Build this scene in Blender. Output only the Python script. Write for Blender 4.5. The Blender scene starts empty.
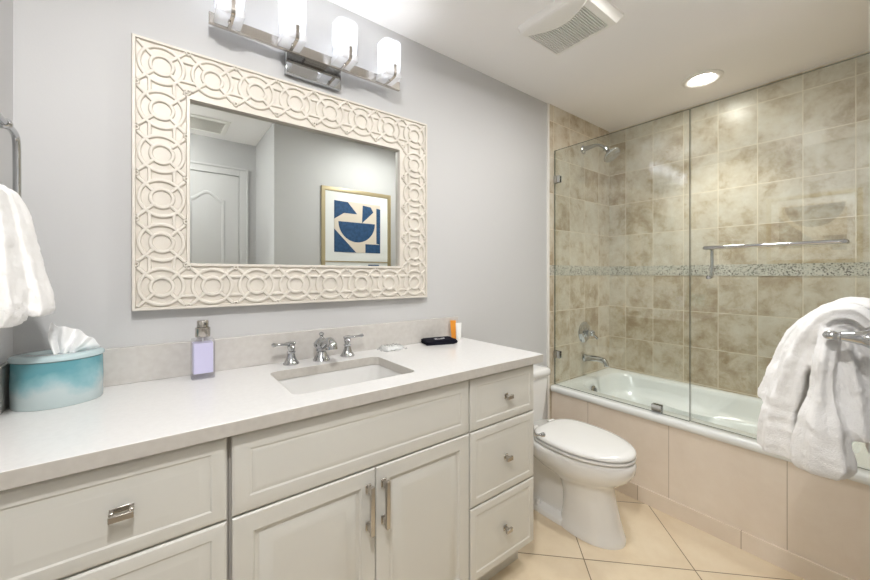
import bpy, bmesh, math, random
from mathutils import Vector, Matrix
PI = math.pi
SC = bpy.context.scene
COL = SC.collection

# ------------------------------------------------------------------ camera, world, light level
cam_d = bpy.data.cameras.new('camera')
cam = bpy.data.objects.new('camera', cam_d)
COL.objects.link(cam)
cam.location = (0.0, -1.518, 1.2755)
cam.rotation_euler = (PI / 2, 0, 0.9199 - PI / 2)
cam_d.sensor_width = 36.0
cam_d.lens = 362.36 / 870 * 36
cam_d.shift_y = -15.88 / 870
cam_d.clip_start = 0.02
SC.camera = cam

world = bpy.data.worlds.new('world')
SC.world = world
world.use_nodes = True
world.node_tree.nodes['Background'].inputs[0].default_value = (0.8, 0.86, 1.0, 1)
world.node_tree.nodes['Background'].inputs[1].default_value = 0.3

SC.view_settings.view_transform = 'Standard'
SC.view_settings.look = 'None'
SC.view_settings.gamma = 1.0
SC.view_settings.use_curve_mapping = False
SC.view_settings.exposure = 2.26
BULB = 9.5        # vanity bulbs
DOWN = 20.0         # recessed light above the tub
ENTRY_FILL = 24.0       # added fill lamp, unseen in the ceiling before the vanity
MID_FILL = 62.0         # added fill lamp, unseen in the ceiling before the toilet
FILL_BEAM = 22.0        # added fill beam of the entry lamp, aimed at the vanity
SPOT = 15.0          # its beam
DOME_FILL = 6.5         # added fill dome, unseen on the ceiling by the entrance
SC.cycles.max_bounces = 12
SC.cycles.diffuse_bounces = 6
SC.cycles.glossy_bounces = 6
SC.cycles.transparent_max_bounces = 24
SC.cycles.transmission_bounces = 8
SC.cycles.sample_clamp_indirect = 6.0
SC.cycles.caustics_reflective = False
SC.cycles.caustics_refractive = False
SC.cycles.use_denoising = True

# ------------------------------------------------------------------ helpers: objects
def finish(name, bm, mats, parent=None, smooth=False, bevel=0.0, seg=2, angle=40, subsurf=0):
    me = bpy.data.meshes.new(name)
    bmesh.ops.recalc_face_normals(bm, faces=bm.faces)
    bm.to_mesh(me)
    bm.free()
    o = bpy.data.objects.new(name, me)
    COL.objects.link(o)
    if not isinstance(mats, (list, tuple)):
        mats = [mats]
    for m in mats:
        me.materials.append(m)
    if bevel:
        b = o.modifiers.new('bevel', 'BEVEL')
        b.width = bevel
        b.segments = seg
        b.limit_method = 'ANGLE'
        b.angle_limit = math.radians(angle)
    if subsurf:
        s = o.modifiers.new('subsurf', 'SUBSURF')
        s.levels = s.render_levels = subsurf
    if smooth or bevel:
        for p in me.polygons:
            p.use_smooth = True
        if not subsurf:
            try:
                me.set_sharp_from_angle(angle=math.radians(angle))
            except Exception:
                pass
    if parent:
        o.parent = parent
        o.matrix_parent_inverse = Matrix.Translation(-Vector(parent_origin(parent)))
    return o

def parent_origin(p):
    v = Vector(p.location)
    q = p
    while q.parent:
        q = q.parent
    return Vector((0, 0, 0)) if p.type == 'MESH' else v

def thing(name, loc, label, cat, group=None):
    o = bpy.data.objects.new(name, None)
    COL.objects.link(o)
    o.location = loc
    o.empty_display_size = 0.05
    return tag(o, label, cat, group)

def tag(o, label, cat, group=None):
    o['label'] = label
    o['category'] = cat
    if group:
        o['group'] = group
    return o

def struct(name, bm, mat, **k):
    o = finish(name, bm, mat, **k)
    o['kind'] = 'structure'
    return o

def sub(o, parent):
    """make o a sub-part of a mesh part that already hangs under its thing"""
    o.parent = parent
    return o

# ------------------------------------------------------------------ helpers: shapes
def box(bm, x0, x1, y0, y1, z0, z1, mi=0):
    v = [bm.verts.new(p) for p in ((x0, y0, z0), (x1, y0, z0), (x1, y1, z0), (x0, y1, z0),
                                   (x0, y0, z1), (x1, y0, z1), (x1, y1, z1), (x0, y1, z1))]
    for f in ((0, 3, 2, 1), (4, 5, 6, 7), (0, 1, 5, 4), (1, 2, 6, 5), (2, 3, 7, 6), (3, 0, 4, 7)):
        fc = bm.faces.new([v[i] for i in f])
        fc.material_index = mi
    return bm

def B(*a):
    return box(bmesh.new(), *a)

def loft(bm, loops, cap0=True, cap1=True, closed=True, mi=0):
    rows = [[bm.verts.new(p) for p in lp] for lp in loops]
    n = len(rows[0])
    for a, b in zip(rows, rows[1:]):
        for i in range(n if closed else n - 1):
            j = (i + 1) % n
            f = bm.faces.new((a[i], a[j], b[j], b[i]))
            f.material_index = mi
    if cap0:
        bm.faces.new(rows[0][::-1]).material_index = mi
    if cap1:
        bm.faces.new(rows[-1]).material_index = mi
    return bm

def lathe(bm, prof, c=(0, 0, 0), axis=(0, 0, 1), n=24, cap0=True, cap1=True):
    """prof: (radius, distance along axis) pairs"""
    ax = Vector(axis).normalized()
    t = Vector((1, 0, 0)) if abs(ax.x) < 0.9 else Vector((0, 1, 0))
    u = ax.cross(t).normalized()
    w = ax.cross(u)
    c = Vector(c)
    loops = []
    for r, h in prof:
        r = max(r, 1e-5)
        loops.append([c + ax * h + (u * math.cos(2 * PI * k / n) + w * math.sin(2 * PI * k / n)) * r for k in range(n)])
    return loft(bm, loops, cap0, cap1)

def tube(bm, pts, r, n=10, cap=True):
    pts = [Vector(p) for p in pts]
    rs = r if isinstance(r, (list, tuple)) else [r] * len(pts)
    loops = []
    prev = None
    for i, p in enumerate(pts):
        d = (pts[min(i + 1, len(pts) - 1)] - pts[max(i - 1, 0)]).normalized()
        if prev is None:
            t = Vector((0, 0, 1)) if abs(d.z) < 0.9 else Vector((1, 0, 0))
            u = d.cross(t).normalized()
        else:
            u = (prev - d * prev.dot(d)).normalized()
        prev = u
        w = d.cross(u)
        loops.append([p + (u * math.cos(2 * PI * k / n) + w * math.sin(2 * PI * k / n)) * rs[i] for k in range(n)])
    return loft(bm, loops, cap, cap)

def spline(pts, m=6):
    """Catmull-Rom through points of any dimension"""
    pts = [tuple(p) for p in pts]
    out = []
    for i in range(len(pts) - 1):
        p0, p1, p2, p3 = pts[max(i - 1, 0)], pts[i], pts[i + 1], pts[min(i + 2, len(pts) - 1)]
        for k in range(m):
            t = k / m
            out.append(tuple(0.5 * ((2 * b) + (c - a) * t + (2 * a - 5 * b + 4 * c - d) * t * t + (3 * b - a - 3 * c + d) * t ** 3)
                             for a, b, c, d in zip(p0, p1, p2, p3)))
    out.append(pts[-1])
    return out

def rrect(x0, x1, y0, y1, z, r, n=8):
    """rounded rectangle loop in plan"""
    r = min(r, (x1 - x0) / 2 - 1e-4, (y1 - y0) / 2 - 1e-4)
    pts = []
    for cx, cy, a0 in ((x1 - r, y1 - r, 0), (x0 + r, y1 - r, 90), (x0 + r, y0 + r, 180), (x1 - r, y0 + r, 270)):
        for k in range(n + 1):
            a = math.radians(a0 + 90 * k / n)
            pts.append((cx + r * math.cos(a), cy + r * math.sin(a), z))
    return pts

def egg(cx, hw, yf, yb, z, n=48, pf=2.0, pb=3.2):
    """toilet outline: front (yf, towards -y) rounder than back (yb)"""
    yc = yb - (yb - yf) * 0.44
    pts = []
    for k in range(n):
        a = 2 * PI * k / n
        c, s = math.cos(a), math.sin(a)
        p = pb if s > 0 else pf
        x = hw * math.copysign(abs(c) ** (2 / p), c)
        y = (yb - yc if s > 0 else yc - yf) * math.copysign(abs(s) ** (2 / p), s)
        pts.append((cx + x, yc + y, z))
    return pts

def plate_with_hole(bm, outer, inner, z0, z1):
    """slab with a hole: outer and inner loops (xy), from z0 up to z1"""
    def ring(z):
        vo = [bm.verts.new((p[0], p[1], z)) for p in outer]
        vi = [bm.verts.new((p[0], p[1], z)) for p in inner]
        es = [bm.edges.new((l[i], l[(i + 1) % len(l)])) for l in (vo, vi) for i in range(len(l))]
        bmesh.ops.triangle_fill(bm, use_beauty=True, edges=es)
        return vo, vi
    a, b = ring(z0), ring(z1)
    for lo, hi in zip(a, b):
        for i in range(len(lo)):
            j = (i + 1) % len(lo)
            bm.faces.new((lo[i], lo[j], hi[j], hi[i]))
    return bm

def panel(x0, x1, z0, z1, yb, prof):
    """cabinet front facing -y: prof = (inset, y) nested rectangles from the outer edge to the raised field"""
    bm = bmesh.new()
    loops = [[(x0, yb, z0), (x1, yb, z0), (x1, yb, z1), (x0, yb, z1)]]
    for d, y in prof:
        loops.append([(x0 + d, y, z0 + d), (x1 - d, y, z0 + d), (x1 - d, y, z1 - d), (x0 + d, y, z1 - d)])
    return loft(bm, loops)

# ------------------------------------------------------------------ materials
def mat(name, col=(0.8, 0.8, 0.8), rough=0.5, metal=0.0, spec=0.5, coat=0.0, emit=None, strength=0.0):
    m = bpy.data.materials.new(name)
    m.use_nodes = True
    b = m.node_tree.nodes['Principled BSDF']
    b.inputs['Base Color'].default_value = (*col, 1)
    b.inputs['Roughness'].default_value = rough
    b.inputs['Metallic'].default_value = metal
    b.inputs['Specular IOR Level'].default_value = spec
    b.inputs['Coat Weight'].default_value = coat
    if emit:
        b.inputs['Emission Color'].default_value = (*emit, 1)
        b.inputs['Emission Strength'].default_value = strength
    return m

class NT:
    def __init__(s, m):
        s.t = m.node_tree
        s.b = s.t.nodes.get('Principled BSDF')
    def n(s, typ, **k):
        nd = s.t.nodes.new(typ)
        for a, v in k.items():
            setattr(nd, a, v)
        return nd
    def l(s, a, b):
        s.t.links.new(a, b)

def bump_noise(m, scale, dist, detail=4.0):
    w = NT(m)
    tc = w.n('ShaderNodeTexCoord')
    nz = w.n('ShaderNodeTexNoise')
    nz.inputs['Scale'].default_value = scale
    nz.inputs['Detail'].default_value = detail
    bp = w.n('ShaderNodeBump')
    bp.inputs['Distance'].default_value = dist
    bp.inputs['Strength'].default_value = 0.6
    w.l(tc.outputs['Object'], nz.inputs['Vector'])
    w.l(nz.outputs['Fac'], bp.inputs['Height'])
    w.l(bp.outputs['Normal'], w.b.inputs['Normal'])
    return m

def mottled(name, c1, c2, scale, rough, detail=5, lo=0.35, hi=0.65, spec=0.5):
    m = mat(name, c1, rough, spec=spec)
    w = NT(m)
    tc = w.n('ShaderNodeTexCoord')
    nz = w.n('ShaderNodeTexNoise')
    nz.inputs['Scale'].default_value = scale
    nz.inputs['Detail'].default_value = detail
    r = w.n('ShaderNodeValToRGB')
    r.color_ramp.elements[0].position = lo
    r.color_ramp.elements[0].color = (*c1, 1)
    r.color_ramp.elements[1].position = hi
    r.color_ramp.elements[1].color = (*c2, 1)
    w.l(tc.outputs['Object'], nz.inputs['Vector'])
    w.l(nz.outputs['Fac'], r.inputs['Fac'])
    w.l(r.outputs['Color'], w.b.inputs['Base Color'])
    return m

def tile_mat(name, plane, off, size, grout, gcol, ramp, rough=0.3, rot=0.0, noise=8.5, vary=0.16, bumpd=0.0015):
    """square-set tiles; plane: which two object axes run along the tile rows and columns"""
    m = mat(name, (0.7, 0.6, 0.45), rough)
    w = NT(m)
    tc = w.n('ShaderNodeTexCoord')
    sp = w.n('ShaderNodeSeparateXYZ')
    cb = w.n('ShaderNodeCombineXYZ')
    w.l(tc.outputs['Object'], sp.inputs[0])
    w.l(sp.outputs[plane[0]], cb.inputs[0])
    w.l(sp.outputs[plane[1]], cb.inputs[1])
    mp = w.n('ShaderNodeMapping')
    mp.vector_type = 'TEXTURE'
    mp.inputs['Location'].default_value = (off[0], off[1], 0)
    mp.inputs['Rotation'].default_value = (0, 0, rot)
    w.l(cb.outputs[0], mp.inputs['Vector'])
    br = w.n('ShaderNodeTexBrick')
    br.offset = 0.0
    br.squash = 1.0
    br.inputs['Color1'].default_value = (0, 0, 0, 1)
    br.inputs['Color2'].default_value = (1, 1, 1, 1)
    br.inputs['Mortar'].default_value = (0.5, 0.5, 0.5, 1)
    br.inputs['Scale'].default_value = 1.0
    br.inputs['Mortar Size'].default_value = grout
    br.inputs['Mortar Smooth'].default_value = 0.1
    br.inputs['Brick Width'].default_value = size[0]
    br.inputs['Row Height'].default_value = size[1]
    w.l(mp.outputs[0], br.inputs['Vector'])
    # shift the marbling from tile to tile
    sc = w.n('ShaderNodeVectorMath', operation='SCALE')
    sc.inputs['Scale'].default_value = 7.3
    w.l(br.outputs['Color'], sc.inputs[0])
    ad = w.n('ShaderNodeVectorMath', operation='ADD')
    w.l(tc.outputs['Object'], ad.inputs[0])
    w.l(sc.outputs[0], ad.inputs[1])
    nz = w.n('ShaderNodeTexNoise')
    nz.inputs['Scale'].default_value = noise
    nz.inputs['Detail'].default_value = 10
    nz.inputs['Roughness'].default_value = 0.68
    nz.inputs['Distortion'].default_value = 0.2
    w.l(ad.outputs[0], nz.inputs['Vector'])
    sb = w.n('ShaderNodeMath', operation='SUBTRACT')
    w.l(br.outputs['Color'], sb.inputs[0])
    sb.inputs[1].default_value = 0.5
    mu = w.n('ShaderNodeMath', operation='MULTIPLY_ADD')
    w.l(sb.outputs[0], mu.inputs[0])
    mu.inputs[1].default_value = vary
    w.l(nz.outputs['Fac'], mu.inputs[2])
    r = w.n('ShaderNodeValToRGB')
    els = r.color_ramp.elements
    while len(els) < len(ramp):
        els.new(0.5)
    for e, (p, c) in zip(els, ramp):
        e.position = p
        e.color = (*c, 1)
    w.l(mu.outputs[0], r.inputs['Fac'])
    mx = w.n('ShaderNodeMix', data_type='RGBA')
    w.l(br.outputs['Fac'], mx.inputs[0])
    w.l(r.outputs['Color'], mx.inputs[6])
    mx.inputs[7].default_value = (*gcol, 1)
    w.l(mx.outputs[2], w.b.inputs['Base Color'])
    iv = w.n('ShaderNodeMath', operation='SUBTRACT')
    iv.inputs[0].default_value = 1.0
    w.l(br.outputs['Fac'], iv.inputs[1])
    bp = w.n('ShaderNodeBump')
    bp.inputs['Distance'].default_value = bumpd
    bp.inputs['Strength'].default_value = 0.5
    w.l(iv.outputs[0], bp.inputs['Height'])
    w.l(bp.outputs['Normal'], w.b.inputs['Normal'])
    return m

def pane_mat(name, tint, ior=1.5, rough=0.0, haze=0.0, hazecol=(1, 1, 1)):
    """thin clear sheet: light passes straight through, Fresnel reflection on top"""
    m = bpy.data.materials.new(name)
    m.use_nodes = True
    t = m.node_tree
    t.nodes.clear()
    out = t.nodes.new('ShaderNodeOutputMaterial')
    tr = t.nodes.new('ShaderNodeBsdfTransparent')
    tr.inputs[0].default_value = (*tint, 1)
    gl = t.nodes.new('ShaderNodeBsdfGlossy')
    gl.inputs['Roughness'].default_value = rough
    fr = t.nodes.new('ShaderNodeFresnel')
    geo = t.nodes.new('ShaderNodeNewGeometry')
    mr = t.nodes.new('ShaderNodeMapRange')      # the same reflection on both faces of the sheet
    mr.inputs[3].default_value = ior
    mr.inputs[4].default_value = 1 / ior
    t.links.new(geo.outputs['Backfacing'], mr.inputs[0])
    t.links.new(mr.outputs[0], fr.inputs['IOR'])
    mx = t.nodes.new('ShaderNodeMixShader')
    t.links.new(fr.outputs[0], mx.inputs[0])
    src = tr.outputs[0]
    if haze:
        df = t.nodes.new('ShaderNodeBsdfDiffuse')
        df.inputs[0].default_value = (*hazecol, 1)
        tl = t.nodes.new('ShaderNodeBsdfTranslucent')
        tl.inputs[0].default_value = (*hazecol, 1)
        h1 = t.nodes.new('ShaderNodeMixShader')
        h1.inputs[0].default_value = 0.5
        t.links.new(df.outputs[0], h1.inputs[1])
        t.links.new(tl.outputs[0], h1.inputs[2])
        h2 = t.nodes.new('ShaderNodeMixShader')
        h2.inputs[0].default_value = haze
        t.links.new(tr.outputs[0], h2.inputs[1])
        t.links.new(h1.outputs[0], h2.inputs[2])
        src = h2.outputs[0]
    t.links.new(src, mx.inputs[1])
    t.links.new(gl.outputs[0], mx.inputs[2])
    t.links.new(mx.outputs[0], out.inputs['Surface'])
    return m

def emit_mat(name, col, s):
    m = bpy.data.materials.new(name)
    m.use_nodes = True
    t = m.node_tree
    t.nodes.clear()
    out = t.nodes.new('ShaderNodeOutputMaterial')
    e = t.nodes.new('ShaderNodeEmission')
    e.inputs[0].default_value = (*col, 1)
    e.inputs[1].default_value = s
    t.links.new(e.outputs[0], out.inputs['Surface'])
    return m

M = {}
M['wall'] = bump_noise(mat('grey_paint', (0.555, 0.555, 0.555), 0.6, spec=0.3), 180, 0.0003)
M['ceiling'] = mat('ceiling_paint', (0.92, 0.91, 0.905), 0.8, spec=0.2)
M['white_paint'] = mat('white_gloss_paint', (0.62, 0.62, 0.62), 0.4)
M['cabinet'] = mat('cabinet_lacquer', (0.625, 0.617, 0.575), 0.38)
M['gap'] = mat('cabinet_frame', (0.40, 0.385, 0.355), 0.5)
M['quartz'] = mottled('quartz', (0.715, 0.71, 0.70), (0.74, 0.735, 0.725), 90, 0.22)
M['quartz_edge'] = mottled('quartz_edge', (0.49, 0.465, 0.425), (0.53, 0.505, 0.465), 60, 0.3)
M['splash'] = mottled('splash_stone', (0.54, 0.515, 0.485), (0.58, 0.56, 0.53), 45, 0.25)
M['porcelain'] = mat('porcelain', (0.79, 0.785, 0.77), 0.09, coat=0.5)
M['basin'] = mat('basin_porcelain', (0.68, 0.675, 0.66), 0.12, coat=0.3)
M['seat'] = mat('seat_plastic', (0.79, 0.787, 0.775), 0.12)
M['acrylic'] = mat('tub_acrylic', (0.80, 0.82, 0.81), 0.2, coat=0.1)
M['chrome'] = mat('chrome', (0.53, 0.54, 0.55), 0.06, 1.0)
M['nickel'] = mat('brushed_nickel', (0.52, 0.49, 0.45), 0.22, 1.0)
M['dark'] = mat('dark_void', (0.03, 0.03, 0.03), 0.6)
M['frame'] = mottled('ivory_resin', (0.655, 0.615, 0.55), (0.695, 0.655, 0.59), 14, 0.45)
M['mirror'] = mat('mirror_silver', (0.80, 0.83, 0.805), 0.0, 1.0)
M['glass'] = pane_mat('shower_glass', (0.948, 0.972, 0.964), 1.75)
M['glass_edge'] = mat('glass_edge', (0.10, 0.13, 0.11), 0.2)
M['crystal'] = pane_mat('crystal', (0.97, 0.97, 0.97), 1.25, haze=0.6, hazecol=(0.97, 0.97, 0.97))
M['shade'] = pane_mat('opal_glass', (1, 1, 1), 1.3, 0.2, haze=0.86, hazecol=(0.66, 0.67, 0.70))
M['bulb'] = emit_mat('bulb_glow', (0.97, 0.985, 1.0), BULB)
M['downlight'] = emit_mat('downlight_glow', (1.0, 0.965, 0.90), DOWN)
M['entry_fill'] = emit_mat('entry_fill_glow', (1.0, 0.985, 0.97), ENTRY_FILL)
M['mid_fill'] = emit_mat('mid_fill_glow', (1.0, 0.985, 0.97), MID_FILL)
M['dome'] = emit_mat('dome_fill_glow', (1.0, 0.985, 0.97), DOME_FILL)
M['gold'] = mat('dull_gold', (0.50, 0.42, 0.26), 0.38, 0.6)
M['mat_board'] = mat('mat_board', (0.80, 0.81, 0.80), 0.8)
M['paper'] = mat('cream_paper', (0.72, 0.64, 0.54), 0.8)
M['blue_ink'] = mottled('blue_ink', (0.012, 0.05, 0.13), (0.02, 0.08, 0.19), 40, 0.7)
M['plastic'] = mat('fan_plastic', (0.88, 0.87, 0.84), 0.4)
M['slat'] = mat('grille_plastic', (0.66, 0.63, 0.57), 0.5)
M['gap_shade_plate'] = mat('gap_shade_grey', (0.10, 0.09, 0.08), 0.7)
M['grout_white'] = mat('trim_white', (0.80, 0.78, 0.74), 0.4)
M['tissue'] = mat('tissue_paper', (0.88, 0.88, 0.88), 0.9)
M['black_cloth'] = bump_noise(mat('black_terry', (0.012, 0.012, 0.02), 0.95, spec=0.1), 900, 0.002)
M['white_thread'] = mat('white_thread', (0.65, 0.65, 0.68), 0.8)
M['orange'] = mat('orange_card', (0.85, 0.33, 0.03), 0.4)
M['white_card'] = mat('white_card', (0.82, 0.82, 0.80), 0.4)
M['lilac'] = mat('lilac_soap', (0.62, 0.60, 0.82), 0.3)
M['thin_glass'] = pane_mat('bottle_glass', (0.97, 0.97, 0.98), 1.25, haze=0.12, hazecol=(.9, .9, .95))
M['wrap'] = pane_mat('clear_wrap', (0.97, 0.98, 0.98), 1.5, 0.05, haze=0.32, hazecol=(0.93, 0.95, 0.95))
M['water_black'] = mat('black_rubber', (0.02, 0.02, 0.02), 0.5)

TRAV = [(0.30, (0.345, 0.255, 0.155)), (0.43, (0.48, 0.395, 0.275)), (0.53, (0.585, 0.52, 0.405)), (0.68, (0.655, 0.61, 0.515))]
GROUT = (0.74, 0.66, 0.52)
M['tile_east'] = tile_mat('travertine_long_wall', (1, 2), (0.06, 0.086), (0.2, 0.25), 0.0022, GROUT, TRAV)
M['tile_east_lower'] = tile_mat('travertine_long_wall_lower', (1, 2), (0.06, 0.016), (0.2, 0.25), 0.0022, GROUT, TRAV)
M['tile_end_lower'] = tile_mat('travertine_end_wall_lower', (0, 2), (0.19, 0.016), (0.2, 0.25), 0.0022, GROUT, TRAV)
M['tile_end'] = tile_mat('travertine_end_wall', (0, 2), (0.19, 0.086), (0.2, 0.25), 0.0022, GROUT, TRAV)
PINK = [(0.25, (0.73, 0.635, 0.53)), (0.5, (0.78, 0.69, 0.59)), (0.75, (0.82, 0.74, 0.645))]
M['tile_apron'] = tile_mat('apron_tile', (1, 2), (0.178, 0.082), (0.4575, 0.5), 0.0018, (0.50, 0.42, 0.33), PINK, 0.3, noise=4, vary=0.12)
M['tile_base'] = tile_mat('base_tile', (1, 2), (-0.126, -0.4), (0.4575, 0.5), 0.0018, (0.45, 0.36, 0.27), PINK, 0.3, noise=4, vary=0.12)
FLR = [(0.25, (0.66, 0.535, 0.375)), (0.5, (0.735, 0.62, 0.455)), (0.75, (0.79, 0.69, 0.53))]
M['tile_floor'] = tile_mat('floor_tile', (0, 1), (1.836, -0.955), (0.4575, 0.4575), 0.0022, (0.20, 0.14, 0.08), FLR, 0.3, rot=PI / 4, noise=4, vary=0.15)

def mosaic_mat():
    m = mat('pebble_band', (0.5, 0.5, 0.45), 0.3)
    w = NT(m)
    tc = w.n('ShaderNodeTexCoord')
    vo = w.n('ShaderNodeTexVoronoi')
    vo.inputs['Scale'].default_value = 175
    w.l(tc.outputs['Object'], vo.inputs['Vector'])
    nz = w.n('ShaderNodeTexNoise')
    nz.inputs['Scale'].default_value = 9
    nz.inputs['Detail'].default_value = 3
    w.l(tc.outputs['Object'], nz.inputs['Vector'])
    sp = w.n('ShaderNodeSeparateColor')
    w.l(vo.outputs['Color'], sp.inputs[0])
    mu = w.n('ShaderNodeMath', operation='MULTIPLY_ADD')
    w.l(nz.outputs['Fac'], mu.inputs[0])
    mu.inputs[1].default_value = 0.86
    w.l(sp.outputs[0], mu.inputs[2])
    r = w.n('ShaderNodeValToRGB')
    els = r.color_ramp.elements
    els.new(0.5)
    els.new(0.5)
    for e, (p, c) in zip(els, [(0.45, (0.10, 0.085, 0.06)), (0.62, (0.36, 0.35, 0.29)), (0.80, (0.50, 0.50, 0.44)), (1.0, (0.60, 0.57, 0.49))]):
        e.position = p
        e.color = (*c, 1)
    w.l(mu.outputs[0], r.inputs['Fac'])
    w.l(r.outputs['Color'], w.b.inputs['Base Color'])
    return m
M['mosaic'] = mosaic_mat()

def terry_mat():
    m = mat('white_terry', (0.92, 0.915, 0.905), 0.95, spec=0.1)
    b = m.node_tree.nodes['Principled BSDF']
    b.inputs['Sheen Weight'].default_value = 0.3
    bump_noise(m, 420, 0.004, 3)
    return m
M['terry'] = terry_mat()

def tissue_box_mat():
    m = mat('cloudy_teal', (0.5, 0.7, 0.75), 0.22, coat=0.3)
    w = NT(m)
    tc = w.n('ShaderNodeTexCoord')
    sp = w.n('ShaderNodeSeparateXYZ')
    w.l(tc.outputs['Object'], sp.inputs[0])
    nz = w.n('ShaderNodeTexNoise')
    nz.inputs['Scale'].default_value = 13
    nz.inputs['Detail'].default_value = 5
    w.l(tc.outputs['Object'], nz.inputs['Vector'])
    mr = w.n('ShaderNodeMapRange')
    mr.inputs[1].default_value = 0.95
    mr.inputs[2].default_value = 1.04
    mr.inputs[3].default_value = -0.35
    mr.inputs[4].default_value = 0.45
    w.l(sp.outputs[2], mr.inputs[0])
    ad = w.n('ShaderNodeMath', operation='ADD')
    w.l(nz.outputs['Fac'], ad.inputs[0])
    w.l(mr.outputs[0], ad.inputs[1])
    r = w.n('ShaderNodeValToRGB')
    els = r.color_ramp.elements
    els.new(0.5)
    for e, (p, c) in zip(els, [(0.32, (0.50, 0.59, 0.60)), (0.56, (0.26, 0.46, 0.51)), (0.85, (0.12, 0.33, 0.38))]):
        e.position = p
        e.color = (*c, 1)
    w.l(ad.outputs[0], r.inputs['Fac'])
    w.l(r.outputs['Color'], w.b.inputs['Base Color'])
    return m
M['cloud'] = tissue_box_mat()
M['cloud_lid'] = mat('pale_aqua_plastic', (0.46, 0.58, 0.60), 0.15, coat=0.4)

# ------------------------------------------------------------------ room shell
XL, XE, YS, YD, XS, ZCL = -0.324, 2.9636, -1.487, -2.16, 0.706, 2.451
XA = 2.159                                   # face of the tub apron
struct('floor', B(XL - .1, XE + .1, YD - .1, .1, -.08, 0), M['tile_floor'])
struct('ceiling', B(XL - .1, XE + .1, YD - .1, .1, ZCL, ZCL + .08), M['ceiling'])
struct('wall_north', B(XL - .1, XE + .1, 0, .1, 0, ZCL), M['wall'])
struct('wall_west', B(XL - .1, XL, YD, 0, 0, ZCL), M['wall'])
struct('wall_east', B(XE, XE + .1, YS, 0, 0, 1.30), M['tile_east_lower'])
struct('wall_east', B(XE, XE + .1, YS, 0, 1.30, ZCL), M['tile_east'])
struct('wall_south', B(XS, XE + .1, YD - .1, YS, 0, ZCL), M['wall'])
# tiled ends of the tub alcove
struct('wall_alcove_north', B(2.14, XE, -.008, 0, .0, 1.30), M['tile_end_lower'])
struct('wall_alcove_north', B(2.14, XE, -.008, 0, 1.30, ZCL), M['tile_end'])
struct('wall_alcove_south', B(2.14, XE, YS, YS + .008, .0, ZCL), M['tile_end'])
struct('trim_1', B(2.122, 2.14, -.011, 0, 0, ZCL), M['grout_white'])
struct('trim_2', B(2.122, 2.14, YS, YS + .011, 0, ZCL), M['grout_white'])
struct('trim_3', B(XE - .006, XE, YS, -.008, ZCL - .006, ZCL), M['grout_white'])
struct('trim_4', B(XE - .003, XE, YS + .008, -.008, 1.266, 1.338), M['mosaic'])
struct('trim_5', B(2.14, XE - .003, -.011, -.008, 1.266, 1.338), M['mosaic'])
struct('baseboard_east', B(2.148, XA, YS, -.011, 0, .083), M['tile_base'])
# entrance end: wall with the panelled door, seen in the mirror
struct('wall_entrance', B(XL - .1, XS, YD - .1, YD, 0, ZCL), M['wall'])
bm = B(-.25, .566, YD, YD + .012, .005, 2.142)
door = struct('door_1', bm, M['white_paint'], bevel=.002)
def door_panel(x0, x1, z0, z1, arch):
    bm = bmesh.new()
    def lp(d, y):
        pts = [(x0 + d, y, z0 + d), (x1 - d, y, z0 + d)]
        n = 10
        for k in range(n + 1):
            t = k / n
            h = arch * (0.5 - 0.5 * math.cos(2 * PI * min(t, 1 - t))) if arch else 0
            pts.append((x1 - d + (x0 - x1 + 2 * d) * t, y, z1 - d + h))
        return pts
    loft(bm, [lp(0, YD + .012), lp(.008, YD + .019), lp(.02, YD + .019), lp(.03, YD + .013), lp(.06, YD + .017)], False, True)
    return bm
for x0, x1 in ((-.15, .12), (.19, .46)):
    for z0, z1, ar in ((.2, .95, 0), (1.08, 1.92, .07)):
        struct('door_panel', door_panel(x0, x1, z0, z1, ar), M['white_paint'], smooth=True, angle=25)
for o in [o for o in bpy.data.objects if o.name.startswith('door_panel')]:
    o.parent = door
bm = bmesh.new()
for d, t in ((0, .018), (.055, .026)):
    e = .014 if d else .055
    box(bm, .57 + d, .57 + d + e + .003, YD, YD + t, 0, 2.15 + d + e)
    box(bm, -.255 - d - e - .003, -.255 - d, YD, YD + t, 0, 2.15 + d + e)
    box(bm, -.255 - d, .57 + d, YD, YD + t, 2.147 + d, 2.15 + d + e)
struct('trim_6', bm, M['white_paint'], bevel=.003)

# ------------------------------------------------------------------ vanity cabinets
YF, YFB, YB = -.535, -.516, -.004      # door face, door back, carcass back
ZT = .894
def front_prof(step, kind):
    if kind == 'door':
        return [(0, YF + .003), (.003, YF), (.046, YF), (.051, YF + .007), (.060, YF + .008), (.064, YF + .006), (.092, YF + .001), (.095, YF + .001)]
    if kind == 'slab':
        return [(0, YF + .004), (.004, YF + .001), (.008, YF), (.038, YF), (.043, YF + .0018), (.050, YF + .0002), (.056, YF)]
    return [(0, YF + .004), (.004, YF + .001), (.008, YF), (.030, YF), (.034, YF + .0022), (.040, YF + .0022), (.054, YF), (.058, YF)]

def carcass(x0, x1, parent):
    bm = bmesh.new()
    t = .012
    box(bm, x0, x0 + t, YFB, YB, .125, ZT - .001)
    box(bm, x1 - t, x1, YFB, YB, .125, ZT - .001)
    box(bm, x0 + t, x1 - t, YFB, YB, .125, .125 + t)
    box(bm, x0 + t, x1 - t, YB - .006, YB, .125 + t, ZT - .001)
    for z0, z1 in ((.860, ZT - .001), (.670, .705), (.125 + t, .145)):
        box(bm, x0 + t, x1 - t, YFB, YFB + .018, z0, z1)
    o = finish('carcass', bm, M['gap'], parent)
    bm = B(x0, x1, -.45, YB, 0, .1245)
    finish('plinth', bm, M['cabinet'], parent)
    return o

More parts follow.
